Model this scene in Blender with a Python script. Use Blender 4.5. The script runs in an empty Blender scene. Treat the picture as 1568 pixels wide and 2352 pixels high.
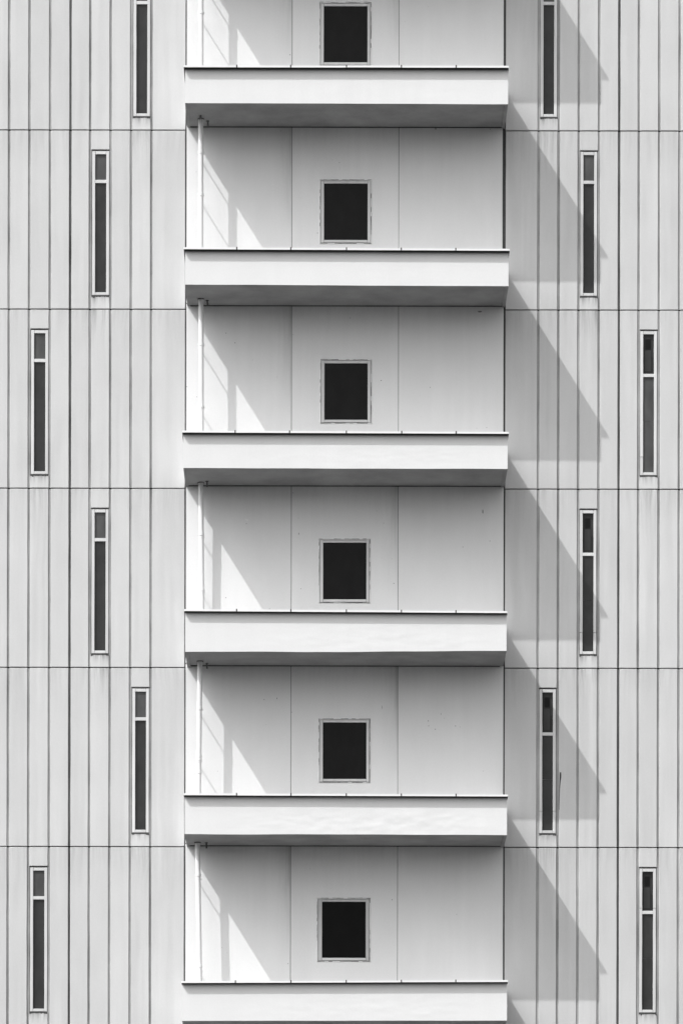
import bpy, math, random
from mathutils import Matrix, Vector, noise
random.seed(7)
SC = bpy.context.scene
COL = SC.collection
PI = math.pi

# ------------------------------------------------------------------ survey
# Measurements were taken along the facade in survey units: U per metre.
U = 129.0                      # survey units per metre on the facade plane
D = 75.0                       # camera distance to the facade plane
XV, YH, EYE = 710.0, 3600.0, 1.6
ROLL = 0.0018
SUN = Vector((-221.0, -160.0, 353.0)).normalized()      # direction towards the sun

def P(x, y, p=0.0):
    """survey reading (x, y) of a point standing p metres proud of the facade -> metres X, Z"""
    u = x - XV; v = YH - y
    u2 = u - v * ROLL; v2 = v + u * ROLL
    s = U * D / (D - p)
    return u2 / s, EYE + v2 / s

def X(x, y=1176.0, p=0.0): return P(x, y, p)[0]
def Z(y, x=784.0, p=0.0): return P(x, y, p)[1]

# ------------------------------------------------------------------ camera
cam = bpy.data.cameras.new('camera')
camo = bpy.data.objects.new('camera', cam); COL.objects.link(camo)
cam.sensor_width = 36.0
cam.lens = 36.0 * U * D / 2352.0
cam.shift_x = (784.0 - XV) / 2352.0
cam.shift_y = (YH - 1176.0) / 2352.0
cam.clip_start = 1.0; cam.clip_end = 3000.0
camo.matrix_world = Matrix.Translation((0, -D, EYE)) @ Matrix.Rotation(PI / 2, 4, 'X') @ Matrix.Rotation(ROLL, 4, 'Z')
SC.camera = camo

# ------------------------------------------------------------------ light
world = bpy.data.worlds.new('World'); SC.world = world; world.use_nodes = True
wn, wl = world.node_tree.nodes, world.node_tree.links
sky = wn.new('ShaderNodeTexSky'); sky.sky_type = 'NISHITA'; sky.sun_disc = False
sky.sun_elevation = math.asin(SUN.z)
sky.sun_rotation = math.atan2(SUN.x, SUN.y) % (2 * PI)
sky.air_density = 2.0; sky.dust_density = 4.0
bw = wn.new('ShaderNodeRGBToBW')                         # the photograph is black and white
wl.new(sky.outputs[0], bw.inputs[0]); wl.new(bw.outputs[0], wn['Background'].inputs[0])
wn['Background'].inputs[1].default_value = 0.15
sun = bpy.data.lights.new('sun', 'SUN'); sun.energy = 2.0; sun.angle = math.radians(0.5)
suno = bpy.data.objects.new('sun', sun); COL.objects.link(suno)
suno.rotation_euler = SUN.to_track_quat('Z', 'Y').to_euler(); suno.location = (-30, -30, 60)
SC.view_settings.view_transform = 'Standard'; SC.view_settings.look = 'None'
SC.view_settings.gamma = 1.0; SC.view_settings.use_curve_mapping = False
SC.view_settings.exposure = 0.70
try:
    SC.cycles.max_bounces = 8; SC.cycles.diffuse_bounces = 5
except Exception: pass

# ------------------------------------------------------------------ materials
def newmat(name, rough=0.8, spec=0.25):
    m = bpy.data.materials.new(name); m.use_nodes = True
    b = m.node_tree.nodes['Principled BSDF']
    b.inputs['Roughness'].default_value = rough
    b.inputs['Specular IOR Level'].default_value = spec
    return m, m.node_tree.nodes, m.node_tree.links, b

def math_node(n, l, op, a, b=None, c=None, clamp=False):
    q = n.new('ShaderNodeMath'); q.operation = op; q.use_clamp = clamp
    for i, v in enumerate((a, b, c)):
        if v is None: continue
        if isinstance(v, (int, float)): q.inputs[i].default_value = v
        else: l.new(v, q.inputs[i])
    return q.outputs[0]

def noise_at(n, l, vec, scale3, scale=1.0, detail=3.0, rough=0.55, off=(0, 0, 0)):
    mp = n.new('ShaderNodeMapping'); mp.inputs['Scale'].default_value = scale3; mp.inputs['Location'].default_value = off
    l.new(vec, mp.inputs['Vector'])
    t = n.new('ShaderNodeTexNoise'); t.inputs['Scale'].default_value = scale
    t.inputs['Detail'].default_value = detail; t.inputs['Roughness'].default_value = rough
    l.new(mp.outputs[0], t.inputs['Vector'])
    return t.outputs['Fac']

def remap(n, l, v, a, b, c, d):
    q = n.new('ShaderNodeMapRange'); q.clamp = True
    q.inputs[1].default_value = a; q.inputs[2].default_value = b
    q.inputs[3].default_value = c; q.inputs[4].default_value = d
    l.new(v, q.inputs[0]); return q.outputs[0]

def gray(n, l, v, b):
    cb = n.new('ShaderNodeCombineColor')
    for i in range(3): l.new(v, cb.inputs[i])
    l.new(cb.outputs[0], b.inputs['Base Color'])

def painted(name, base, streak=0.05, blotch=0.04, var=0.02, bump=0.25, specks=0.0, topdirt=0.0,
            rightdirt=0.0, rough=0.75, bumpscale=1.0, alldirt=0.0, spec=0.25):
    """painted concrete: vertical run-off streaks, blotches, pinholes, dirt along an upper or right edge"""
    m, n, l, b = newmat(name, rough, spec)
    geo = n.new('ShaderNodeNewGeometry').outputs['Position']
    tc = n.new('ShaderNodeTexCoord').outputs['Generated']
    oi = n.new('ShaderNodeObjectInfo').outputs['Random']
    sep = n.new('ShaderNodeSeparateXYZ'); l.new(tc, sep.inputs[0])
    wob = n.new('ShaderNodeVectorMath'); wob.operation = 'MULTIPLY_ADD'
    wn1 = n.new('ShaderNodeTexNoise'); wn1.inputs['Scale'].default_value = 1.3; wn1.inputs['Detail'].default_value = 2
    l.new(geo, wn1.inputs['Vector']); l.new(wn1.outputs['Color'], wob.inputs[0]); wob.inputs[1].default_value = (0.10, 0.0, 0.0); l.new(geo, wob.inputs[2])
    geo2 = wob.outputs[0]
    va = noise_at(n, l, geo2, (5.5, 5.5, 0.22), 1.0, 2.5, 0.5)
    vg = remap(n, l, noise_at(n, l, geo, (0.9, 0.9, 0.5), 1.0, 2, off=(9, 2, 6)), 0.4, 0.62, 0.1, 1.0)
    vb = noise_at(n, l, geo, (1.6, 1.6, 0.9), 1.0, 4, off=(7, 3, 1))
    vc = noise_at(n, l, geo, (38, 38, 30), 1.0, 3, off=(1, 9, 4))
    v = math_node(n, l, 'MULTIPLY_ADD', math_node(n, l, 'MULTIPLY', remap(n, l, va, 0.40, 0.62, -1, 1), vg), streak, base)
    v = math_node(n, l, 'MULTIPLY_ADD', remap(n, l, vb, 0.3, 0.7, -1, 1), blotch, v)
    v = math_node(n, l, 'MULTIPLY_ADD', remap(n, l, vc, 0.3, 0.7, -1, 1), 0.012, v)
    v = math_node(n, l, 'MULTIPLY_ADD', remap(n, l, oi, 0, 1, -1, 1), var, v)
    if topdirt or alldirt:
        st = remap(n, l, noise_at(n, l, geo2, (13, 13, 0.7), 1.0, 4, 0.65, off=(3, 3, 3)), 0.40, 0.70, 0, 1)
        if topdirt:
            hi = math_node(n, l, 'POWER', sep.outputs[2], 9.0)
            k = math_node(n, l, 'MULTIPLY', math_node(n, l, 'MULTIPLY', st, hi), topdirt)
            v = math_node(n, l, 'SUBTRACT', v, k)
        if alldirt:
            hi = math_node(n, l, 'POWER', sep.outputs[2], 1.6)
            k = math_node(n, l, 'MULTIPLY', math_node(n, l, 'MULTIPLY', st, hi), alldirt)
            v = math_node(n, l, 'SUBTRACT', v, k)
    if rightdirt:
        rr = math_node(n, l, 'POWER', sep.outputs[0], 14.0)
        hz = remap(n, l, sep.outputs[2], 0.35, 0.8, 0, 1)
        rn = remap(n, l, noise_at(n, l, geo, (20, 20, 1.2), 1.0, 4), 0.3, 0.7, 0.35, 1)
        k = math_node(n, l, 'MULTIPLY', math_node(n, l, 'MULTIPLY', rr, hz), rn)
        v = math_node(n, l, 'MULTIPLY_ADD', k, -rightdirt, v)
    if specks:
        vo = n.new('ShaderNodeTexVoronoi'); vo.inputs['Scale'].default_value = 5.0
        l.new(geo, vo.inputs['Vector'])
        sp = remap(n, l, vo.outputs['Distance'], 0.025, 0.06, 1, 0)
        gate = remap(n, l, noise_at(n, l, geo, (1.1, 1.1, 1.4), 1.0, 2, off=(5, 1, 2)), 0.50, 0.60, 0, 1)
        v = math_node(n, l, 'MULTIPLY_ADD', math_node(n, l, 'MULTIPLY', sp, gate), -specks, v)
        dr = noise_at(n, l, geo, (45, 45, 3.0), 1.0, 2, off=(2, 8, 1))
        dk = math_node(n, l, 'MULTIPLY', remap(n, l, dr, 0.74, 0.80, 0, 1), gate)
        v = math_node(n, l, 'MULTIPLY_ADD', dk, -specks * 0.6, v)
    v = math_node(n, l, 'MAXIMUM', v, 0.02)
    gray(n, l, v, b)
    if bump:
        bn = n.new('ShaderNodeBump'); bn.inputs['Strength'].default_value = bump; bn.inputs['Distance'].default_value = 0.004
        h1 = noise_at(n, l, geo, (6, 6, 5), bumpscale, 4)
        h2 = noise_at(n, l, geo, (60, 60, 60), 1.0, 3)
        h = math_node(n, l, 'MULTIPLY_ADD', h2, 0.25, h1)
        l.new(h, bn.inputs['Height']); l.new(bn.outputs[0], b.inputs['Normal'])
    return m

M = {}
M['panel'] = painted('weathered_panel_paint', 0.57, 0.026, 0.022, 0.018, 0.35, topdirt=0.11)
M['panel_dirty'] = painted('rain_streaked_panel_paint', 0.60, 0.035, 0.02, 0.012, 0.35, alldirt=0.50)
M['panel_run'] = painted('panel_paint_with_run_off', 0.575, 0.035, 0.022, 0.012, 0.35, topdirt=0.30)
M['wall'] = painted('white_wall_paint', 0.755, 0.010, 0.018, 0.006, 0.45, specks=0.5, topdirt=0.05, bumpscale=2.0)
M['wall_stained'] = painted('stained_white_wall_paint', 0.755, 0.010, 0.018, 0.006, 0.45, specks=0.5, topdirt=0.05, rightdirt=0.30, bumpscale=2.0)
M['parapet'] = painted('white_parapet_paint', 0.73, 0.008, 0.012, 0.0, 0.5, bumpscale=0.6)
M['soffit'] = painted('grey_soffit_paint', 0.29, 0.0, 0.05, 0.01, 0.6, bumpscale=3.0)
M['coping'] = painted('white_metal_coping_paint', 0.82, 0.0, 0.01, 0.0, 0.0, rough=0.5)
M['frame'] = painted('pale_window_frame_paint', 0.62, 0.05, 0.04, 0.04, 0.1, rough=0.5)
M['frame_grey'] = painted('dull_grey_window_frame_paint', 0.50, 0.06, 0.05, 0.03, 0.1, rough=0.6)
M['pipe'] = painted('white_pipe_paint', 0.80, 0.0, 0.01, 0.0, 0.0, rough=0.35, spec=0.4)
M['groove'] = painted('dirty_groove_filler', 0.29, 0.0, 0.10, 0.03, 0.6, bumpscale=3.0)
M['groove_dark'] = painted('blackened_groove_filler', 0.08, 0.0, 0.04, 0.01, 0.6, bumpscale=3.0)
M['caulk'] = painted('cracked_dirty_sealant', 0.14, 0.0, 0.11, 0.04, 0.9, bumpscale=5.0)
M['dark'] = painted('black_sealant_and_shade', 0.025, 0.0, 0.008, 0.0, 0.3, rough=0.8)
M['core'] = painted('rough_structural_concrete', 0.05, 0.0, 0.03, 0.0, 0.5)
M['floor'] = painted('grey_balcony_screed', 0.42, 0.0, 0.04, 0.0, 0.5)
M['inner'] = painted('raw_parapet_inner_face', 0.16, 0.02, 0.04, 0.0, 0.3)
M['blotted'] = painted('crack_filler', 0.06, 0.0, 0.02, 0.0, 0.4)

def glass(name, base, rough, spec, fade=0.0):
    m, n, l, b = newmat(name, rough, spec)
    geo = n.new('ShaderNodeNewGeometry').outputs['Position']
    tc = n.new('ShaderNodeTexCoord').outputs['Generated']
    v1 = noise_at(n, l, geo, (5, 5, 3.0), 1.0, 4, off=(4, 4, 4))
    v = math_node(n, l, 'MULTIPLY_ADD', remap(n, l, v1, 0.3, 0.7, -1, 1), base * 0.22, base)
    sep = n.new('ShaderNodeSeparateXYZ'); l.new(tc, sep.inputs[0])
    if fade:
        v = math_node(n, l, 'MULTIPLY_ADD', remap(n, l, sep.outputs[0], 0.0, 1.0, -0.5, 0.5), base * fade, v)
    gray(n, l, v, b)
    return m
M['glass_dark'] = glass('dark_blanked_pane', 0.007, 0.35, 0.12)
M['glass_black'] = glass('black_blanked_pane', 0.004, 0.35, 0.08)
M['glass_low'] = glass('dusty_dark_pane', 0.029, 0.25, 0.25, 0.3)
M['glass_high'] = glass('frosted_grey_pane', 0.07, 0.3, 0.25, -0.2)
M['glass_mid'] = glass('pane_with_pale_blind_behind', 0.07, 0.3, 0.25, -0.4)
M['glass_deep'] = glass('dim_pane', 0.018, 0.25, 0.2, 0.2)

gm, n, l, b = newmat('street_asphalt', 0.9, 0.2)
geo = n.new('ShaderNodeNewGeometry').outputs['Position']
v = math_node(n, l, 'MULTIPLY_ADD', remap(n, l, noise_at(n, l, geo, (0.2, 0.2, 0.2), 1.0, 6), 0.3, 0.7, -1, 1), 0.008, 0.028)
gray(n, l, v, b); M['ground'] = gm

# ------------------------------------------------------------------ mesh helpers
class MB:
    def __init__(s): s.v = []; s.f = []
    def face_grid(s, pts):      # rows of points
        o = len(s.v); R = len(pts); Cc = len(pts[0])
        for r in pts: s.v.extend(r)
        for i in range(R - 1):
            for j in range(Cc - 1):
                a = o + i * Cc + j; s.f.append((a, a + 1, a + Cc + 1, a + Cc))
    def box(s, x0, x1, y0, y1, z0, z1):
        o = len(s.v)
        s.v += [(x0,y0,z0),(x1,y0,z0),(x1,y1,z0),(x0,y1,z0),(x0,y0,z1),(x1,y0,z1),(x1,y1,z1),(x0,y1,z1)]
        s.f += [tuple(o+i for i in q) for q in ((0,3,2,1),(4,5,6,7),(0,1,5,4),(1,2,6,5),(2,3,7,6),(3,0,4,7))]
    def prism_x(s, x0, x1, prof):     # profile in (y,z), extruded along x
        o = len(s.v); k = len(prof)
        s.v += [(x0, y, z) for y, z in prof] + [(x1, y, z) for y, z in prof]
        for i in range(k): j = (i+1) % k; s.f.append((o+i, o+j, o+k+j, o+k+i))
        s.f.append(tuple(o+i for i in reversed(range(k)))); s.f.append(tuple(o+k+i for i in range(k)))
    def tube(s, pts, rads, seg=16, cap=True):
        o = len(s.v); pts = [Vector(p) for p in pts]; k = len(pts)
        for i, p in enumerate(pts):
            d = (pts[min(i+1,k-1)] - pts[max(i-1,0)]).normalized()
            a = Vector((0,1,0)) if abs(d.z) > 0.7 else Vector((0,0,1))
            e = d.cross(a).normalized(); g = d.cross(e).normalized()
            for j in range(seg):
                t = 2*PI*j/seg; q = p + (e*math.cos(t) + g*math.sin(t)) * rads[i]; s.v.append(tuple(q))
        for i in range(k-1):
            for j in range(seg):
                a = o+i*seg+j; b2 = o+i*seg+(j+1) % seg; s.f.append((a, b2, b2+seg, a+seg))
        if cap:
            s.f.append(tuple(o+j for j in reversed(range(seg)))); s.f.append(tuple(o+(k-1)*seg+j for j in range(seg)))
    def build(s, name, mat, parent=None, smooth=False, label=None, extra=()):
        me = bpy.data.meshes.new(name); me.from_pydata(s.v, [], s.f); me.update()
        me.materials.append(mat)
        import bmesh
        bm = bmesh.new(); bm.from_mesh(me); bmesh.ops.recalc_face_normals(bm, faces=bm.faces); bm.to_mesh(me); bm.free()
        if smooth:
            for p in me.polygons: p.use_smooth = True
            try: me.set_sharp_from_angle(angle=math.radians(40))
            except Exception: pass
        o = bpy.data.objects.new(name, me); COL.objects.link(o)
        if parent: o.parent = parent
        if label: o['label'] = label
        return o

def box(name, mat, parent, x0, x1, y0, y1, z0, z1, label=None):
    m = MB(); m.box(x0, x1, y0, y1, z0, z1); return m.build(name, mat, parent, label=label)

def slab(name, mat, parent, x0, x1, z0, z1, front=0.0, depth=0.09, ch=0.006, chr_=None, wob=0.0022, seg=10, label=None):
    """cast panel: chamfered front edge that wanders a few millimetres, as old cast edges do"""
    m = MB(); s = random.random() * 100
    chr_ = ch if chr_ is None else chr_
    def w(k, t): return wob * (noise.noise(Vector((k * 7.3 + s, t * 9.0, s))) * 1.6)
    zs = [z0 + (z1 - z0) * i / seg for i in range(seg + 1)]
    back, mid, fr = [], [], []
    for i, z in enumerate(zs):
        xl = x0 + w(1, z); xr = x1 + w(2, z)
        zi = z
        if i == 0: zi = z + ch
        if i == seg: zi = z - ch
        back.append((xl, front + depth, z)); back.append((xr, front + depth, z))
        mid.append((xl, front + ch * 1.5, z)); mid.append((xr, front + ch * 1.5, z))
        fr.append((xl + ch, front, zi)); fr.append((xr - chr_, front, zi))
    V = back + mid + fr; n_ = len(back)
    B = lambda i, s_: i * 2 + s_
    Mi = lambda i, s_: n_ + i * 2 + s_
    F = lambda i, s_: 2 * n_ + i * 2 + s_
    fs = []
    for i in range(seg):
        fs.append((F(i,0), F(i,1), F(i+1,1), F(i+1,0)))
        fs.append((Mi(i,0), F(i,0), F(i+1,0), Mi(i+1,0)))
        fs.append((F(i,1), Mi(i,1), Mi(i+1,1), F(i+1,1)))
        fs.append((B(i,0), Mi(i,0), Mi(i+1,0), B(i+1,0)))
        fs.append((Mi(i,1), B(i,1), B(i+1,1), Mi(i+1,1)))
        fs.append((B(i,1), B(i,0), B(i+1,0), B(i+1,1)))
    fs += [(Mi(0,0), Mi(0,1), F(0,1), F(0,0)), (B(0,0), B(0,1), Mi(0,1), Mi(0,0)),
           (F(seg,0), F(seg,1), Mi(seg,1), Mi(seg,0)), (Mi(seg,0), Mi(seg,1), B(seg,1), B(seg,0))]
    m.v = V; m.f = fs
    return m.build(name, mat, parent, label=label)

# ------------------------------------------------------------------ ground
g = MB(); g.face_grid([[(x, y, 0.0) for x in (-1500, -200, 200, 1500)] for y in (-1500, -200, 200, 1500)])
go = g.build('ground', M['ground']); go['kind'] = 'structure'

# ------------------------------------------------------------------ the building
tower = bpy.data.objects.new('apartment_tower', None); COL.objects.link(tower)
tower['label'] = 'pale concrete tower block with ribbed facade, stacked white balconies and slit windows'
tower['category'] = 'building'

GL = [20.5, 67, 114.5, 161, 206.5, 253.5, 300.5, 347]
GR = [1235, 1281, 1327, 1373.5, 1419.5, 1465, 1511.5, 1558]
PITCH = 46.4
GL = [20.5 - PITCH * k for k in (4, 3, 2, 1)] + GL
GR = GR + [1558 + PITCH * k for k in (1, 2, 3, 4)]
EL, ER = 426.0, 1158.0
JL = [-525, -113, 298, 709.5, 1121, 1532.5, 1944, 2356, 2768]        # horizontal joints, read at mid facade
def jz(i): return Z(JL[i] + 1.6, 784)
GW = 0.0205                      # half width of a vertical groove
HG = 0.009                     # half height of a horizontal joint
ZB, ZT = jz(8), jz(0)

# which strip holds a slit window, per storey row (row i lies between joints i and i+1)
NARROW = {}   # (side, left groove reading, row): transom offset
for row, gx in ((1, 300.5), (2, 206.5), (3, 67), (4, 206.5), (5, 300.5), (6, 67)): NARROW[('L', gx, row)] = 66
for row, gx, tr in ((1, 1235, 66), (2, 1327, 66), (3, 1465, 98), (4, 1327, 97.5), (5, 1235, 99), (6, 1465, 97)):
    NARROW[('R', gx, row)] = tr

LOOK = {
 ('L',1): 'slit window cut by the top edge of the photo, left of the balconies',
 ('L',2): 'slit window two grooves in from the balconies with a smudge low on the glass',
 ('L',3): 'far left slit window in the third storey down, beside the third balcony',
 ('L',4): 'slit window left of the fourth balcony',
 ('L',5): 'slit window left of the fifth balcony, nearest to it',
 ('L',6): 'lowest slit window at the far left',
 ('R',1): 'slit window cut by the top edge of the photo, right of the balconies',
 ('R',2): 'slit window right of the second balcony, touched by its shadow',
 ('R',3): 'far right slit window with a pale blind behind its glass',
 ('R',4): 'slit window right of the fourth balcony with spliced lower jambs',
 ('R',5): 'slit window in the balcony shadow, peeling jamb and a dark crack beside it',
 ('R',6): 'lowest slit window at the far right with a lighter sill bar',
}

def slit_window(side, row, xa, xb, tr):
    zj = jz(row)
    y = lambda d: zj - d / U
    zt, zb = y(48), y(379)
    x0, x1 = xa + GW + 0.002, xb - GW - 0.002
    lab = LOOK[(side, row)]
    m = MB()                                            # dirty sealant bed round the frame
    m.box(x0, x1, 0.040, 0.088, zb - 0.008, zt + 0.012)
    # rough sealant fillets standing either side of the frame
    for fa, fb_ in ((x0, x0 + 0.012), (x1 - 0.012, x1)):
        m.box(fa, fb_, 0.014, 0.0405, zb - 0.006, zt + 0.010)
    w = m.build('window', M['caulk'], tower, label=lab)
    shift = 0.004 if side == 'L' else -0.003
    fx0, fx1 = x0 + 0.010 + shift, x1 - 0.010 + shift
    jw = 0.051
    fy0, fy1 = 0.004, 0.040
    splice = {('R',3): [337], ('R',4): [329], ('R',5): [328], ('R',6): [139]}.get((side, row), [])
    for sx in (0, 1):
        a, bb = (fx0, fx0 + jw) if sx == 0 else (fx1 - jw, fx1)
        cuts = [48] + [s for s in splice if not (row == 3 and sx == 1)] + [379]
        for c0, c1 in zip(cuts[:-1], cuts[1:]):
            slab('jamb', M['frame'], w, a, bb, y(c1) + 0.003, y(c0) - (0.004 if c0 != 48 else 0), fy0, 0.040, 0.003, wob=0.0018, seg=8)
    gx0, gx1 = fx0 + jw + 0.003, fx1 - jw - 0.003
    slab('head', M['frame'], w, gx0, gx1, zt - 0.055, zt - 0.001, fy0 + 0.004, 0.034, 0.003, seg=2)
    slab('transom', M['frame'], w, gx0 - 0.004, gx1 + 0.004, y(48 + tr) - 0.058, y(48 + tr), fy0 + 0.003, 0.034, 0.003, seg=2)
    slab('bottom_rail', M['frame'], w, gx0, gx1, zb + 0.004, zb + 0.052, fy0 + 0.004, 0.034, 0.003, seg=2)
    # panes sit back in the frame; the sealant bed is cut away behind them by standing the panes on it
    py = 0.034
    up0, up1 = y(48 + tr), zt - 0.055
    lo0, lo1 = zb + 0.052, y(48 + tr) - 0.058
    pale = (side == 'R' and row >= 3)
    um = M['glass_deep'] if pale else M['glass_high']
    lm = M['glass_mid'] if (side, row) == ('R', 3) else (M['glass_low'])
    box('pane', um, w, gx0 - 0.003, gx1 + 0.003, py, py + 0.004, up0, up1)
    if pale:
        mid = lo0 + (lo1 - lo0) * 0.54
        box('pane', lm, w, gx0 - 0.003, gx1 + 0.003, py, py + 0.003, mid + 0.003, lo1)
        box('pane', lm, w, gx0 - 0.003, gx1 + 0.003, py, py + 0.003, lo0, mid - 0.003)
        h = up1 - up0; gw = gx1 - gx0                    # blind pieces standing against the upper pane
        box('blind', M['glass_low'], w, gx0 + gw * 0.15, gx0 + gw * 0.72, py - 0.004, py - 0.001, up0 + 0.05, up0 + h * 0.60)
        box('blind', M['glass_low'], w, gx0 + gw * 0.77, gx1, py - 0.004, py - 0.001, up0 + h * 0.42, up0 + h * 0.84)
        box('blind', M['glass_dark'], w, gx0 + gw * 0.2, gx0 + gw * 0.70, py - 0.004, py - 0.001, up0 + h * 0.63, up0 + h * 0.88)
    else:
        box('pane', lm, w, gx0 - 0.003, gx1 + 0.003, py, py + 0.003, lo0, lo1)
    # lintel and sill blocks that close the strip above and below
    slab('facade_panel', M['panel'], tower, xa + GW, xb - GW, zt + 0.026, zj - HG, 0.0, 0.09)
    slab('facade_panel', M['panel_dirty'], tower, xa + GW - 0.003, xb - GW + 0.004, jz(row + 1) + HG, zb - 0.016, 0.0, 0.09,
         label='short rain streaked panel under a slit window')
    # ragged lip of dirt and old sealant where the frame stands on the sill block
    q = MB(); s = random.random() * 50
    top = []; bot = []
    N = 26
    for i in range(N + 1):
        xx = x0 + (x1 - x0) * i / N
        edge = 1.0 if (i < 5 or i > N - 5) else 0.45
        top.append((xx, -0.004, zb - 0.006)); bot.append((xx, -0.004, zb - 0.018 - 0.022 * edge * (0.4 + abs(noise.noise(Vector((xx * 30, s, 0)))) * 2)))
    q.face_grid([bot, top]); q.face_grid([[(a[0], 0.02, a[2]) for a in bot], bot]); 
    q.build('sealant_lip', M['blotted'], w)

def side(side_, edges, grooves):
    for row in range(8):
        z1, z0 = jz(row) - HG, jz(row + 1) + HG
        for a, bb in zip(edges[:-1], edges[1:]):
            ga, gb = a in grooves, bb in grooves
            xa, xb = X(a), X(bb)
            if (side_, a, row) in NARROW:
                slit_window(side_, row, xa, xb, NARROW[(side_, a, row)]); continue
            l0 = xa + (GW if ga else 0.010); r0 = xb - (GW if gb else 0.010)
            below = (side_, a, row - 1) in NARROW
            slab('facade_panel', M['panel_run'] if below else M['panel'], tower, l0 + random.uniform(-.002, .002), r0 + random.uniform(-.002, .002), z0, z1,
                 random.uniform(-0.0015, 0.0015), 0.09, 0.006, 0.007)
    for gx in grooves:
        xx = X(gx)
        m = MB()
        for row in range(8):
            z1, z0 = jz(row) - HG - 0.004, jz(row + 1) + HG + 0.004
            m.box(xx - GW - 0.002, xx + GW + 0.002, 0.015, 0.05, z0, z1)
        m.build('groove_filler', M['groove_dark'] if gx in (161, 1419.5) else M['groove'], tower)

side('L', GL + [EL], set(GL))
side('R', [ER] + GR, set(GR))

# backing core, plain walls beyond, above and below the surveyed bays
XL, XR = X(GL[0]) + GW, X(GR[-1]) - GW
box('core_wall', M['core'], tower, XL - 0.2, XR + 0.2, 0.12, 0.45, ZB, ZT)
box('end_wall', M['panel'], tower, XL - 6.0, XL - 0.03, 0.0, 0.42, ZB, ZT)
box('end_wall', M['panel'], tower, XR + 0.03, XR + 6.0, 0.0, 0.42, ZB, ZT)
box('upper_wall', M['panel'], tower, XL - 6.0, XR + 6.0, 0.0, 0.42, ZT + 0.01, ZT + 2.4)
box('lower_wall', M['panel'], tower, XL - 6.0, XR + 6.0, 0.0, 0.42, -0.3, ZB - 0.01)
box('rear_block', M['panel'], tower, XL - 6.0, XR + 6.0, 0.46, 12.0, -0.3, ZT + 2.2)

BALB = {0: (-180, -178), 1: (236.5, 239.5), 2: (653.5, 657.5), 3: (1075, 1077), 4: (1497, 1495.5), 5: (1916, 1917.5), 6: (2345, 2344), 7: (2770, 2769)}
def bay_joint(i):
    # joints of the white bay run behind the balcony slabs
    if i - 1 not in BALB: return jz(i)
    a, c = BALB[i - 1]; return (Z(a, 425, 1.24) + Z(c, 1166, 1.24)) / 2 + 0.05

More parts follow.
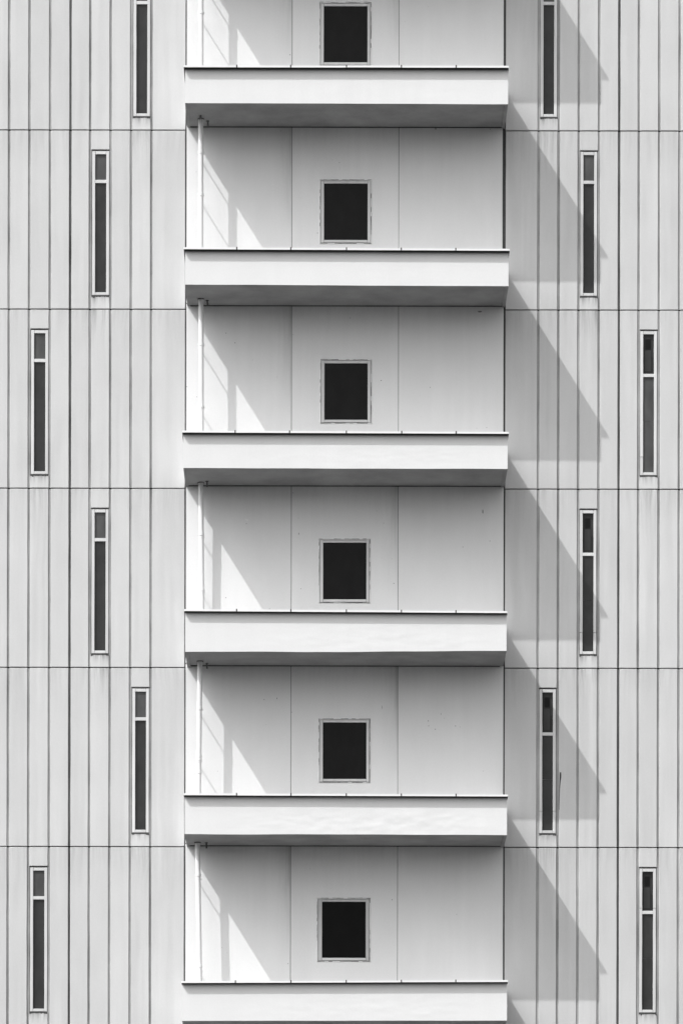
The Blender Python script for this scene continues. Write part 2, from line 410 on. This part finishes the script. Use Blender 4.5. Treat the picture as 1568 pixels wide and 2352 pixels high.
# recessed-looking white bay behind the balconies: three wall panels a storey
WJ = [EL, 669, 914, ER]
CW = {1: (743.5, 843.5, 13.5, 143), 2: (744, 844, 421, 551), 3: (745, 844, 834, 964), 4: (742, 841, 1246, 1376.5),
      5: (741.5, 841, 1659, 1789), 6: (739.5, 839.5, 2071, 2200)}
WT = -1.2                    # balcony wall joint sits a little above the ribbed panels' joint
CLOOK = {1: 'square dark window cut by the top edge of the photo', 2: 'square dark window behind the second balcony',
         3: 'square dark window behind the third balcony', 4: 'square dark window behind the fourth balcony',
         5: 'square dark window behind the fifth balcony', 6: 'square black window with dull grey frame above the lowest balcony'}
for row in range(8):
    z1, z0 = bay_joint(row) - HG, bay_joint(row + 1) + HG
    for k in range(3):
        xa, xb = X(WJ[k]) + (0.012 if k == 0 else 0.004), X(WJ[k + 1]) - (0.012 if k == 2 else 0.004)
        if k == 2: xb -= {1: 0.018, 2: 0.034, 3: 0.012}.get(row, 0.004)
        mat = M['wall_stained'] if (k == 0 and row in (1, 2, 3, 6)) or (k == 1 and row in (1, 4, 5)) else M['wall']
        if k == 1 and row in CW:
            wx0, wx1, wy0, wy1 = CW[row]
            ym = (wy0 + wy1) / 2
            ax, bx = X(wx0, ym), X(wx1, ym)
            az, bz = Z(wy1, 793), Z(wy0, 793)
            fl, fr, ft, fb = 0.056, 0.050, 0.043, 0.052
            if row == 6: fl, fr = 0.112 * 0.62, 0.098 * 0.62
            ox0, ox1, oz0, oz1 = ax - fl - 0.006, bx + fr + 0.006, az - fb - 0.006, bz + ft + 0.006
            # wall panel with a real opening: a ring of four faces with returns
            m = MB(); f = 0.0; dpt = 0.09
            def quad(a, b_, c, d): o = len(m.v); m.v.extend([a, b_, c, d]); m.f.append((o, o+1, o+2, o+3))
            xs = [xa, ox0, ox1, xb]; zs = [z0, oz0, oz1, z1]
            for i in range(3):
                for j in range(3):
                    if i == 1 and j == 1: continue
                    for yy in (f, dpt):
                        quad((xs[i], yy, zs[j]), (xs[i+1], yy, zs[j]), (xs[i+1], yy, zs[j+1]), (xs[i], yy, zs[j+1]))
            for (p, q_) in (((xa, z0), (xb, z0)), ((xb, z0), (xb, z1)), ((xb, z1), (xa, z1)), ((xa, z1), (xa, z0)),
                            ((ox0, oz0), (ox1, oz0)), ((ox1, oz0), (ox1, oz1)), ((ox1, oz1), (ox0, oz1)), ((ox0, oz1), (ox0, oz0))):
                quad((p[0], f, p[1]), (q_[0], f, q_[1]), (q_[0], dpt, q_[1]), (p[0], dpt, p[1]))
            m.build('wall_panel', mat, tower)
            # window: sealant bed > frame bars, pane
            m = MB(); m.box(ox0, ox1, 0.030, 0.088, oz0, oz1)
            w = m.build('window', M['caulk'], tower, label=CLOOK[row])
            fm = M['frame_grey'] if row == 6 else M['frame']
            slab('jamb', fm, w, ax - fl, ax - 0.001, az - fb, bz + ft, -0.004, 0.05, 0.003, wob=0.001, seg=6)
            slab('jamb', fm, w, bx + 0.001, bx + fr, az - fb, bz + ft, -0.004, 0.05, 0.003, wob=0.001, seg=6)
            slab('head', fm, w, ax + 0.002, bx - 0.002, bz, bz + ft - 0.003, 0.0, 0.045, 0.003, seg=2)
            slab('sill', M['frame'], w, ax + 0.002, bx - 0.002, az - fb + 0.006, az, 0.0, 0.045, 0.003, seg=2)
            box('pane', M['glass_black'] if row == 6 else M['glass_dark'], w, ax - 0.0005, bx + 0.0005, 0.024, 0.028, az, bz)
            # raised, cracked plaster rim round the frame
            s = random.random() * 90
            rim = MB(); r0_, r1_ = 0.0, 0.030
            path = []
            N = 60
            def ring(off, amp):
                pts = []
                cx0, cx1, cz0, cz1 = ox0 - off, ox1 + off, oz0 - off, oz1 + off
                for i in range(N): pts.append((cx0 + (cx1 - cx0) * i / N, cz0))
                for i in range(N): pts.append((cx1, cz0 + (cz1 - cz0) * i / N))
                for i in range(N): pts.append((cx1 - (cx1 - cx0) * i / N, cz1))
                for i in range(N): pts.append((cx0, cz1 - (cz1 - cz0) * i / N))
                out = []
                for i, (px, pz) in enumerate(pts):
                    nn = noise.noise(Vector((i * 0.35, s, off))) * amp
                    dx = (px - (cx0 + cx1) / 2) / (cx1 - cx0) * 2; dz = (pz - (cz0 + cz1) / 2) / (cz1 - cz0) * 2
                    if abs(dx) > abs(dz): px += nn * (1 if dx > 0 else -1)
                    else: pz += nn * (1 if dz > 0 else -1)
                    out.append((px, pz))
                return out
            inn = ring(0.001, 0.0); mid_ = ring(0.012, 0.002); out_ = ring(0.026, 0.008)
            K = len(inn)
            o = 0
            rim.v = [(p[0], -0.003, p[1]) for p in inn] + [(p[0], -0.011, p[1]) for p in mid_] + [(p[0], 0.001, p[1]) for p in out_]
            for i in range(K):
                j = (i + 1) % K
                rim.f += [(i, j, K + j, K + i), (K + i, K + j, 2 * K + j, 2 * K + i)]
            rim.build('plaster_rim', M['wall'], w)
            # open cracks in the rim
            ck = MB()
            random.seed(row * 11)
            def crack(xa_, za_, xb_, zb_):
                kk = 14
                for i in range(kk):
                    if random.random() < 0.30: continue
                    t0, t1 = i / kk, (i + 1) / kk
                    p0 = (xa_ + (xb_ - xa_) * t0 + random.uniform(-.002, .002), za_ + (zb_ - za_) * t0 + random.uniform(-.002, .002))
                    p1 = (xa_ + (xb_ - xa_) * t1 + random.uniform(-.002, .002), za_ + (zb_ - za_) * t1 + random.uniform(-.002, .002))
                    h = random.uniform(.0015, .004)
                    if abs(xb_ - xa_) > abs(zb_ - za_): ck.box(min(p0[0], p1[0]), max(p0[0], p1[0]), -0.0125, -0.004, p0[1] - h, p0[1] + h)
                    else: ck.box(p0[0] - h, p0[0] + h, -0.0125, -0.004, min(p0[1], p1[1]), max(p0[1], p1[1]))
            crack(ox0 - .010, oz1 + .012, ox1 + .010, oz1 + .012)
            crack(ox1 + .006, oz0 - .01, ox1 + .006, oz1 + .01)
            crack(ox0 - .012, oz0 + .3, ox0 - .012, oz1 + .01)
            crack(ox0 - .01, oz0 - .008, ox1 + .01, oz0 - .008)
            c = ck.build('crack', M['blotted'], w)
        else:
            slab('wall_panel', mat, tower, xa, xb, z0, z1, random.uniform(-0.001, 0.001), 0.09, 0.004, seg=6, wob=0.001)
# dark mastic in the joints of the white bay
for k, (jx, wd) in enumerate(((EL, 0.014), (669, 0.006), (914, 0.008), (ER, 0.026))):
    xx = X(jx)
    for row in range(8):
        z1, z0 = bay_joint(row) - HG - 0.003, bay_joint(row + 1) + HG + 0.003
        if k == 3: xx = X(jx) - 0.014
        box('joint_seal', M['blotted'] if k in (0, 3) else M['groove_dark'], tower, xx - wd, xx + wd, 0.010 if k in (1, 2) else 0.02, 0.06, z0, z1)

# ------------------------------------------------------------------ balconies
DEP = 1.24
# coping x0,x1, coping y left,right, parapet x0,x1, bottom y left,right, lumpiness, sag
BALC = {
 0: (424, 1170, -267, -265, 427, 1168, -180, -178, 0.002, 0.0),
 1: (422, 1168, 150, 151, 425.5, 1166, 236.5, 239.5, 0.002, 0.002),
 2: (422, 1170, 568, 571.5, 425.5, 1167, 653.5, 657.5, 0.002, 0.003),
 3: (418.5, 1168, 989, 992, 421.5, 1165, 1075, 1077, 0.005, 0.004),
 4: (423, 1164.5, 1399, 1403.5, 425.5, 1162.5, 1497, 1495.5, 0.006, 0.012),
 5: (422, 1166, 1822, 1825, 424.5, 1163.5, 1916, 1917.5, 0.010, 0.006),
 6: (417, 1166, 2253.5, 2251, 418.5, 1163.5, 2345, 2344, 0.006, 0.003),
 7: (420, 1166, 2676, 2675, 422, 1163, 2770, 2769, 0.004, 0.003),
}
BLAB = {3: 'balcony with slightly dented smooth parapet', 4: 'balcony with taller parapet and sagging lower edge',
        5: 'balcony with lumpy replastered parapet', 6: 'lowest balcony, its underside cut by the bottom of the photo',
        1: 'uppermost balcony in the photo', 2: 'smooth white balcony second from the top'}
TB = {}
for bi, (cx0, cx1, cyl, cyr, px0, px1, byl, byr, lump, sag) in BALC.items():
    ym = (cyl + byl) / 2
    x0, x1 = X(px0, ym, DEP), X(px1, ym, DEP)
    zb0, zb1 = Z(byl, px0, DEP), Z(byr, px1, DEP)
    hc = 0.034
    zt0, zt1 = Z(cyl, cx0, DEP + .08) - hc, Z(cyr, cx1, DEP + .08) - hc     # underside of coping
    zb = (zb0 + zb1) / 2
    th = 0.055
    yF, yB = -DEP, 0.012
    s = bi * 13.7
    m = MB()
    NX, NZ = 150, 24
    def bot(x):
        t = (x - x0) / (x1 - x0)
        return zb0 + (zb1 - zb0) * t + sag * (noise.noise(Vector((x * 0.9, s, 0))) * 1.4) - (0.006 if bi == 4 else 0) * math.sin(PI * t)
    def top(x):
        t = (x - x0) / (x1 - x0); return zt0 + (zt1 - zt0) * t
    rows = []
    for j in range(NZ + 1):
        r = []
        for i in range(NX + 1):
            x = x0 + (x1 - x0) * i / NX
            z = bot(x) + (top(x) - 0.008 - bot(x)) * j / NZ
            t = j / NZ
            a = 0.6 * lump * (0.35 + 0.9 * math.exp(-((t - 0.3) / 0.3) ** 2)) * (0.4 + 0.9 * i / NX)
            nn = 0.6 * noise.noise(Vector((x * 2.6, z * 9.0, s))) + 0.5 * noise.noise(Vector((x * 8, z * 22, s + 5)))
            e = min(1.0, 4.0 * min(i, NX - i) / NX + 0.02, 1.0) * min(1.0, j / 2.0, (NZ - j) / 2.0)
            r.append((x, yF - a * nn * e, z))
        rows.append(r)
    m.face_grid(rows)
    # bottom lip, inner face, top edge of the front wall, gridded along x
    yl = yF + th
    m.face_grid([[(p[0], yl, p[2]) for p in rows[0]], [p for p in rows[0]]])
    m.face_grid([[p for p in rows[-1]], [(p[0], yF + 0.11, p[2]) for p in rows[-1]]])
    m.face_grid([[(p[0], yF + 0.11, p[2]) for p in rows[-1]], [(p[0], yF + 0.11, zb + 0.16) for p in rows[-1]]])
    m.face_grid([[(p[0], yl, p[2]) for p in rows[0]], [(p[0], yl, zb + 0.03) for p in rows[0]]])
    # side walls
    for sx, xe, zbe, zte in ((1, x0, zb0, zt0), (-1, x1, zb1, zt1)):
        xi = xe + sx * th; xj = xe + sx * 0.11
        lo = rows[0][0][2] if sx > 0 else rows[0][-1][2]
        up = zte - 0.008
        q = [(xe, yF, lo), (xe, yB, lo), (xe, yB, up), (xe, yF, up)]
        m.face_grid([[q[0], q[1]], [q[3], q[2]]])
        m.face_grid([[(xe, yF, lo), (xe, yB, lo)], [(xi, yF + th, lo), (xi, yB, lo)]])
        m.face_grid([[(xi, yF + th, lo), (xi, yB, lo)], [(xi, yF + th, zb + 0.03), (xi, yB, zb + 0.03)]])
        m.face_grid([[(xe, yF, up), (xe, yB, up)], [(xj, yF, up), (xj, yB, up)]])
        m.face_grid([[(xj, yF + .1, up), (xj, yB, up)], [(xj, yF + .1, zb + 0.16), (xj, yB, zb + 0.16)]])
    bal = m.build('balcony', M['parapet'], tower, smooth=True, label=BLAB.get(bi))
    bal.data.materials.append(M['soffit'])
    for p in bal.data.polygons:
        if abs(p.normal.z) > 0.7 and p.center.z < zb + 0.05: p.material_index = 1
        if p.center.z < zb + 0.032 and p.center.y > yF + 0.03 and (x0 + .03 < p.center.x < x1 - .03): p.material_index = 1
    # slab underside and floor
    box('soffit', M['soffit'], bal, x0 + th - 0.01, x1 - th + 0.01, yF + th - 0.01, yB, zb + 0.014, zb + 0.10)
    box('floor_slab', M['floor'], bal, x0 + 0.10, x1 - 0.10, yF + 0.10, yB, zb + 0.102, zb + 0.165)
    box('wall_seal', M['dark'], bal, x0 + th + 0.002, x1 - th - 0.002, -0.014, 0.004, zb + 0.001, zb + 0.0125)
    # coping: six lengths along the front, one each side, painted shade layer below
    cX0, cX1 = X(cx0, cyl, DEP + .08), X(cx1, cyr, DEP + .08)
    ov = 0.083
    ys = (yF - ov, yF + 0.13)
    cuts = [cX0] + [X(v, cyl, DEP + .08) + random.uniform(-.004, .004) for v in (543.5 - (3 if bi in (3, 6) else 0), 668 - (3 if bi == 3 else 0), 795, 921.5, 1046.5)] + [cX1]
    def ct(x): t = (x - cX0) / (cX1 - cX0); return zt0 + (zt1 - zt0) * t
    for a, b_ in zip(cuts[:-1], cuts[1:]):
        mm = MB(); za, zc = ct(a), ct(b_)
        dz = random.uniform(-0.0015, 0.0015)
        mm.v = [(a + .002, ys[0], za + dz), (b_ - .002, ys[0], zc + dz), (b_ - .002, ys[1], zc + dz), (a + .002, ys[1], za + dz),
                (a + .002, ys[0], za + hc + dz), (b_ - .002, ys[0], zc + hc + dz), (b_ - .002, ys[1], zc + hc + .012), (a + .002, ys[1], za + hc + .012)]
        mm.f = [(0,3,2,1),(4,5,6,7),(0,1,5,4),(1,2,6,5),(2,3,7,6),(3,0,4,7)]
        mm.build('coping', M['coping'], bal)
    for xa_, xb_ in ((cX0, x0 + 0.13), (x1 - 0.13, cX1)):
        zc = ct(xa_ if xa_ == cX0 else xb_)
        box('coping', M['coping'], bal, xa_, xb_, ys[1] + 0.003, -0.004, zc, zc + hc)
    for v in cuts[1:-1]:
        z = ct(v); hgt = 0.010
        box('joint_clip', M['dark'], bal, v - 0.009, v + 0.009, ys[0] - 0.004, ys[0] + 0.05, z - 0.004, z + hc + hgt)
    # near-black layer added under the coping to deepen the shade on its underside
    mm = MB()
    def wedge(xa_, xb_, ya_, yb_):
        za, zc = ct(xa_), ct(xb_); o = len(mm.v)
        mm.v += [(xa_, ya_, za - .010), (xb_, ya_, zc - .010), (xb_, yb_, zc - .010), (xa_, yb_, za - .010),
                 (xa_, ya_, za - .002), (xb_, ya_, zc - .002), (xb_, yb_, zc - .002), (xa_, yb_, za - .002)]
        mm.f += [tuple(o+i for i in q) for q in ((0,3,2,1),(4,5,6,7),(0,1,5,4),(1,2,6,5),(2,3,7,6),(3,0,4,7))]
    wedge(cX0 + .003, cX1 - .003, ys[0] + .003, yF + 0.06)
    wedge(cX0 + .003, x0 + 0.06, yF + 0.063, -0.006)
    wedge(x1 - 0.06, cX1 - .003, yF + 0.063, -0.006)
    mm.build('underside_shade_strip', M['dark'], bal)
    # stub outlets hanging from the slab
    yh = -(0.30 if bi != 4 else 0.2)
    m2 = MB(); ox = X(477, 283, .3); m2.tube([(ox, yh, zb + 0.03), (ox + .004, yh, zb - 0.085)], [0.017, 0.015], 10)
    m2.build('drain_stub', M['inner'], bal, smooth=True)
    m2 = MB(); m2.tube([(ox, yh, zb + 0.02), (ox, yh, zb + 0.006)], [0.03, 0.03], 12)
    m2.build('drain_flange', M['groove_dark'], bal, smooth=True)
    if bi == 1:
        m2 = MB(); ox = X(461, 270, .5); m2.tube([(ox, -0.58, zb + 0.03), (ox, -0.58, zb - 0.05)], [0.02, 0.02], 10)
        m2.build('drain_stub', M['inner'], bal, smooth=True)
    TB[bi] = (zb, zt0)

# ------------------------------------------------------------------ downpipes, one per storey gap (hung under balcony i, stands on balcony i+1)
# top x, bottom x, distance off the wall top/bottom, collar readings, bracket readings
PIPES = {
 0: (462, 462, .405, .405, [-60, 30], [-45, 45]),
 1: (461.5, 461.5, .405, .405, [350, 447], [367, 463]),
 2: (462, 463, .39, .40, [791, 935], [805, 948]),
 3: (461.5, 465.5, .21, .17, [1227, 1354], [1238, 1364]),
 4: (459.5, 455.5, .36, .37, [1628, 1737, 1745, 1774], [1638, 1757]),
 5: (454, 460.5, .33, .35, [2010, 2220], [2025, 2236]),
 6: (459, 459, .35, .35, [2430, 2560], [2445, 2570]),
}
for pi_, (xt, xb, dt, db, cols, brs) in PIPES.items():
    zt = TB[pi_][0] + 0.03; zb = TB[pi_ + 1][0] + 0.16
    yt_, yb_ = 1.0, 0.0
    ytr = {0: -120, 1: 275, 2: 690, 3: 1112, 4: 1522, 5: 1940, 6: 2360}[pi_]
    a = (X(xt, ytr, dt), -dt, zt); b_ = (X(xb, ytr + 290, db), -db, zb)
    def at(z):
        t = (z - a[2]) / (b_[2] - a[2]); return Vector((a[0] + (b_[0] - a[0]) * t, a[1] + (b_[1] - a[1]) * t, z))
    r = 0.045
    pts = []; rd = []
    ordered = sorted([Z(c, 462, dt) for c in cols], reverse=True)
    m = MB(); m.tube([at(zt), at(zb)], [r, r], 28)
    pp = m.build('downpipe', M['pipe'], tower, smooth=True,
                 label={3: 'white drainpipe leaning close to the wall above the fourth balcony', 4: 'white drainpipe with a double collar above the fifth balcony'}.get(pi_))
    for z in ordered:
        m = MB(); m.tube([at(z + 0.028), at(z + 0.024), at(z - 0.024), at(z - 0.028)], [r + 0.001, r + 0.006, r + 0.007, r + 0.002], 28)
        m.build('collar', M['pipe'], pp, smooth=True)
    for c in brs:
        z = Z(c, 462, 0.1); q = at(z)
        m = MB(); m.tube([(q.x, 0.02, z), (q.x, q.y + r, z)], [0.010, 0.010], 8)
        m.tube([(q.x + .03, q.y + .03, z), (q.x + r + 0.012, q.y + .01, z), (q.x + r + 0.016, q.y, z + 0.018)], [0.005, 0.005, 0.005], 8)
        m.tube([at(z + 0.011), at(z - 0.011)], [r + 0.003, r + 0.003], 28)
        m.build('bracket', M['pipe'], pp, smooth=True)
    m = MB(); m.tube([at(TB[pi_][0] + 0.02), at(TB[pi_][0] + 0.002)], [0.062, 0.058], 24)
    m.build('collar', M['groove_dark'], pp, smooth=True)

# small wall blemishes that differ from floor to floor: filler patch, drips, bolt stubs
def blemish(name, mat, x, y, w, h, label=None, seed=0):
    q = MB(); cx_, cz_ = P(x, y); N = 12
    ring_ = []
    for i in range(N):
        t = 2 * PI * i / N; k = 0.75 + 0.5 * noise.noise(Vector((math.cos(t) * 2 + seed, math.sin(t) * 2, seed)))
        ring_.append((cx_ + math.cos(t) * w * k, cz_ + math.sin(t) * h * k))
    q.v = [(a, 0.002, c) for a, c in ring_] + [(cx_ + (a - cx_) * .8, -0.0035, cz_ + (c - cz_) * .8) for a, c in ring_]
    q.f = [(i, (i + 1) % N, N + (i + 1) % N, N + i) for i in range(N)] + [tuple(N + i for i in range(N))]
    return q.build(name, mat, tower, smooth=False, label=label)
blemish('filler_patch', M['coping'], 567, 1194, 0.045, 0.03, 'pale filler splash on the wall left of the fourth window', 3)
blemish('wall_scar', M['groove'], 1101, 716, 0.06, 0.02, None, 5)
blemish('wall_scar', M['groove'], 1000, 296, 0.03, 0.015, None, 8)
for x, y, w, h in ((686, 1226, .006, .03), (983, 1656, .006, .022), (984, 1667, .005, .02), (1020, 1650, .006, .006), (875, 874, .012, .012),
                   (877, 1625, .004, .05), (1012, 1640, .004, .03), (636, 1604, .006, .02), (584, 3028 / 1.5945, .008, .008), (1108, 1175, .01, .05),
                   (804, 730, .004, .02), (566, 1203, .01, .008), (1048, 2100, .007, .007), (673, 768 / 1.0, .006, .006)):
    blemish('chip', M['groove_dark'], x, y, w, h, None, x)

# crack with peeling paint beside the fifth right-hand slit window
m = MB()
cx = [(1286.3, 1774, 1.6), (1286.0, 1785, 1.9), (1285.0, 1795, 1.3), (1284.0, 1812, 0.8), (1283.5, 1835, 0.6), (1283.3, 1860, 0.35)]
lft = [(X(x - w, y), -0.003, Z(y, x)) for x, y, w in cx]; rgt = [(X(x + w, y), -0.003, Z(y, x)) for x, y, w in cx]
m.face_grid([lft, rgt])
m.face_grid([[(p[0], 0.004, p[2]) for p in lft], lft]); m.face_grid([rgt, [(p[0], 0.004, p[2]) for p in rgt]])
m.build('crack', M['blotted'], tower, label='long dark crack beside the shaded slit window')
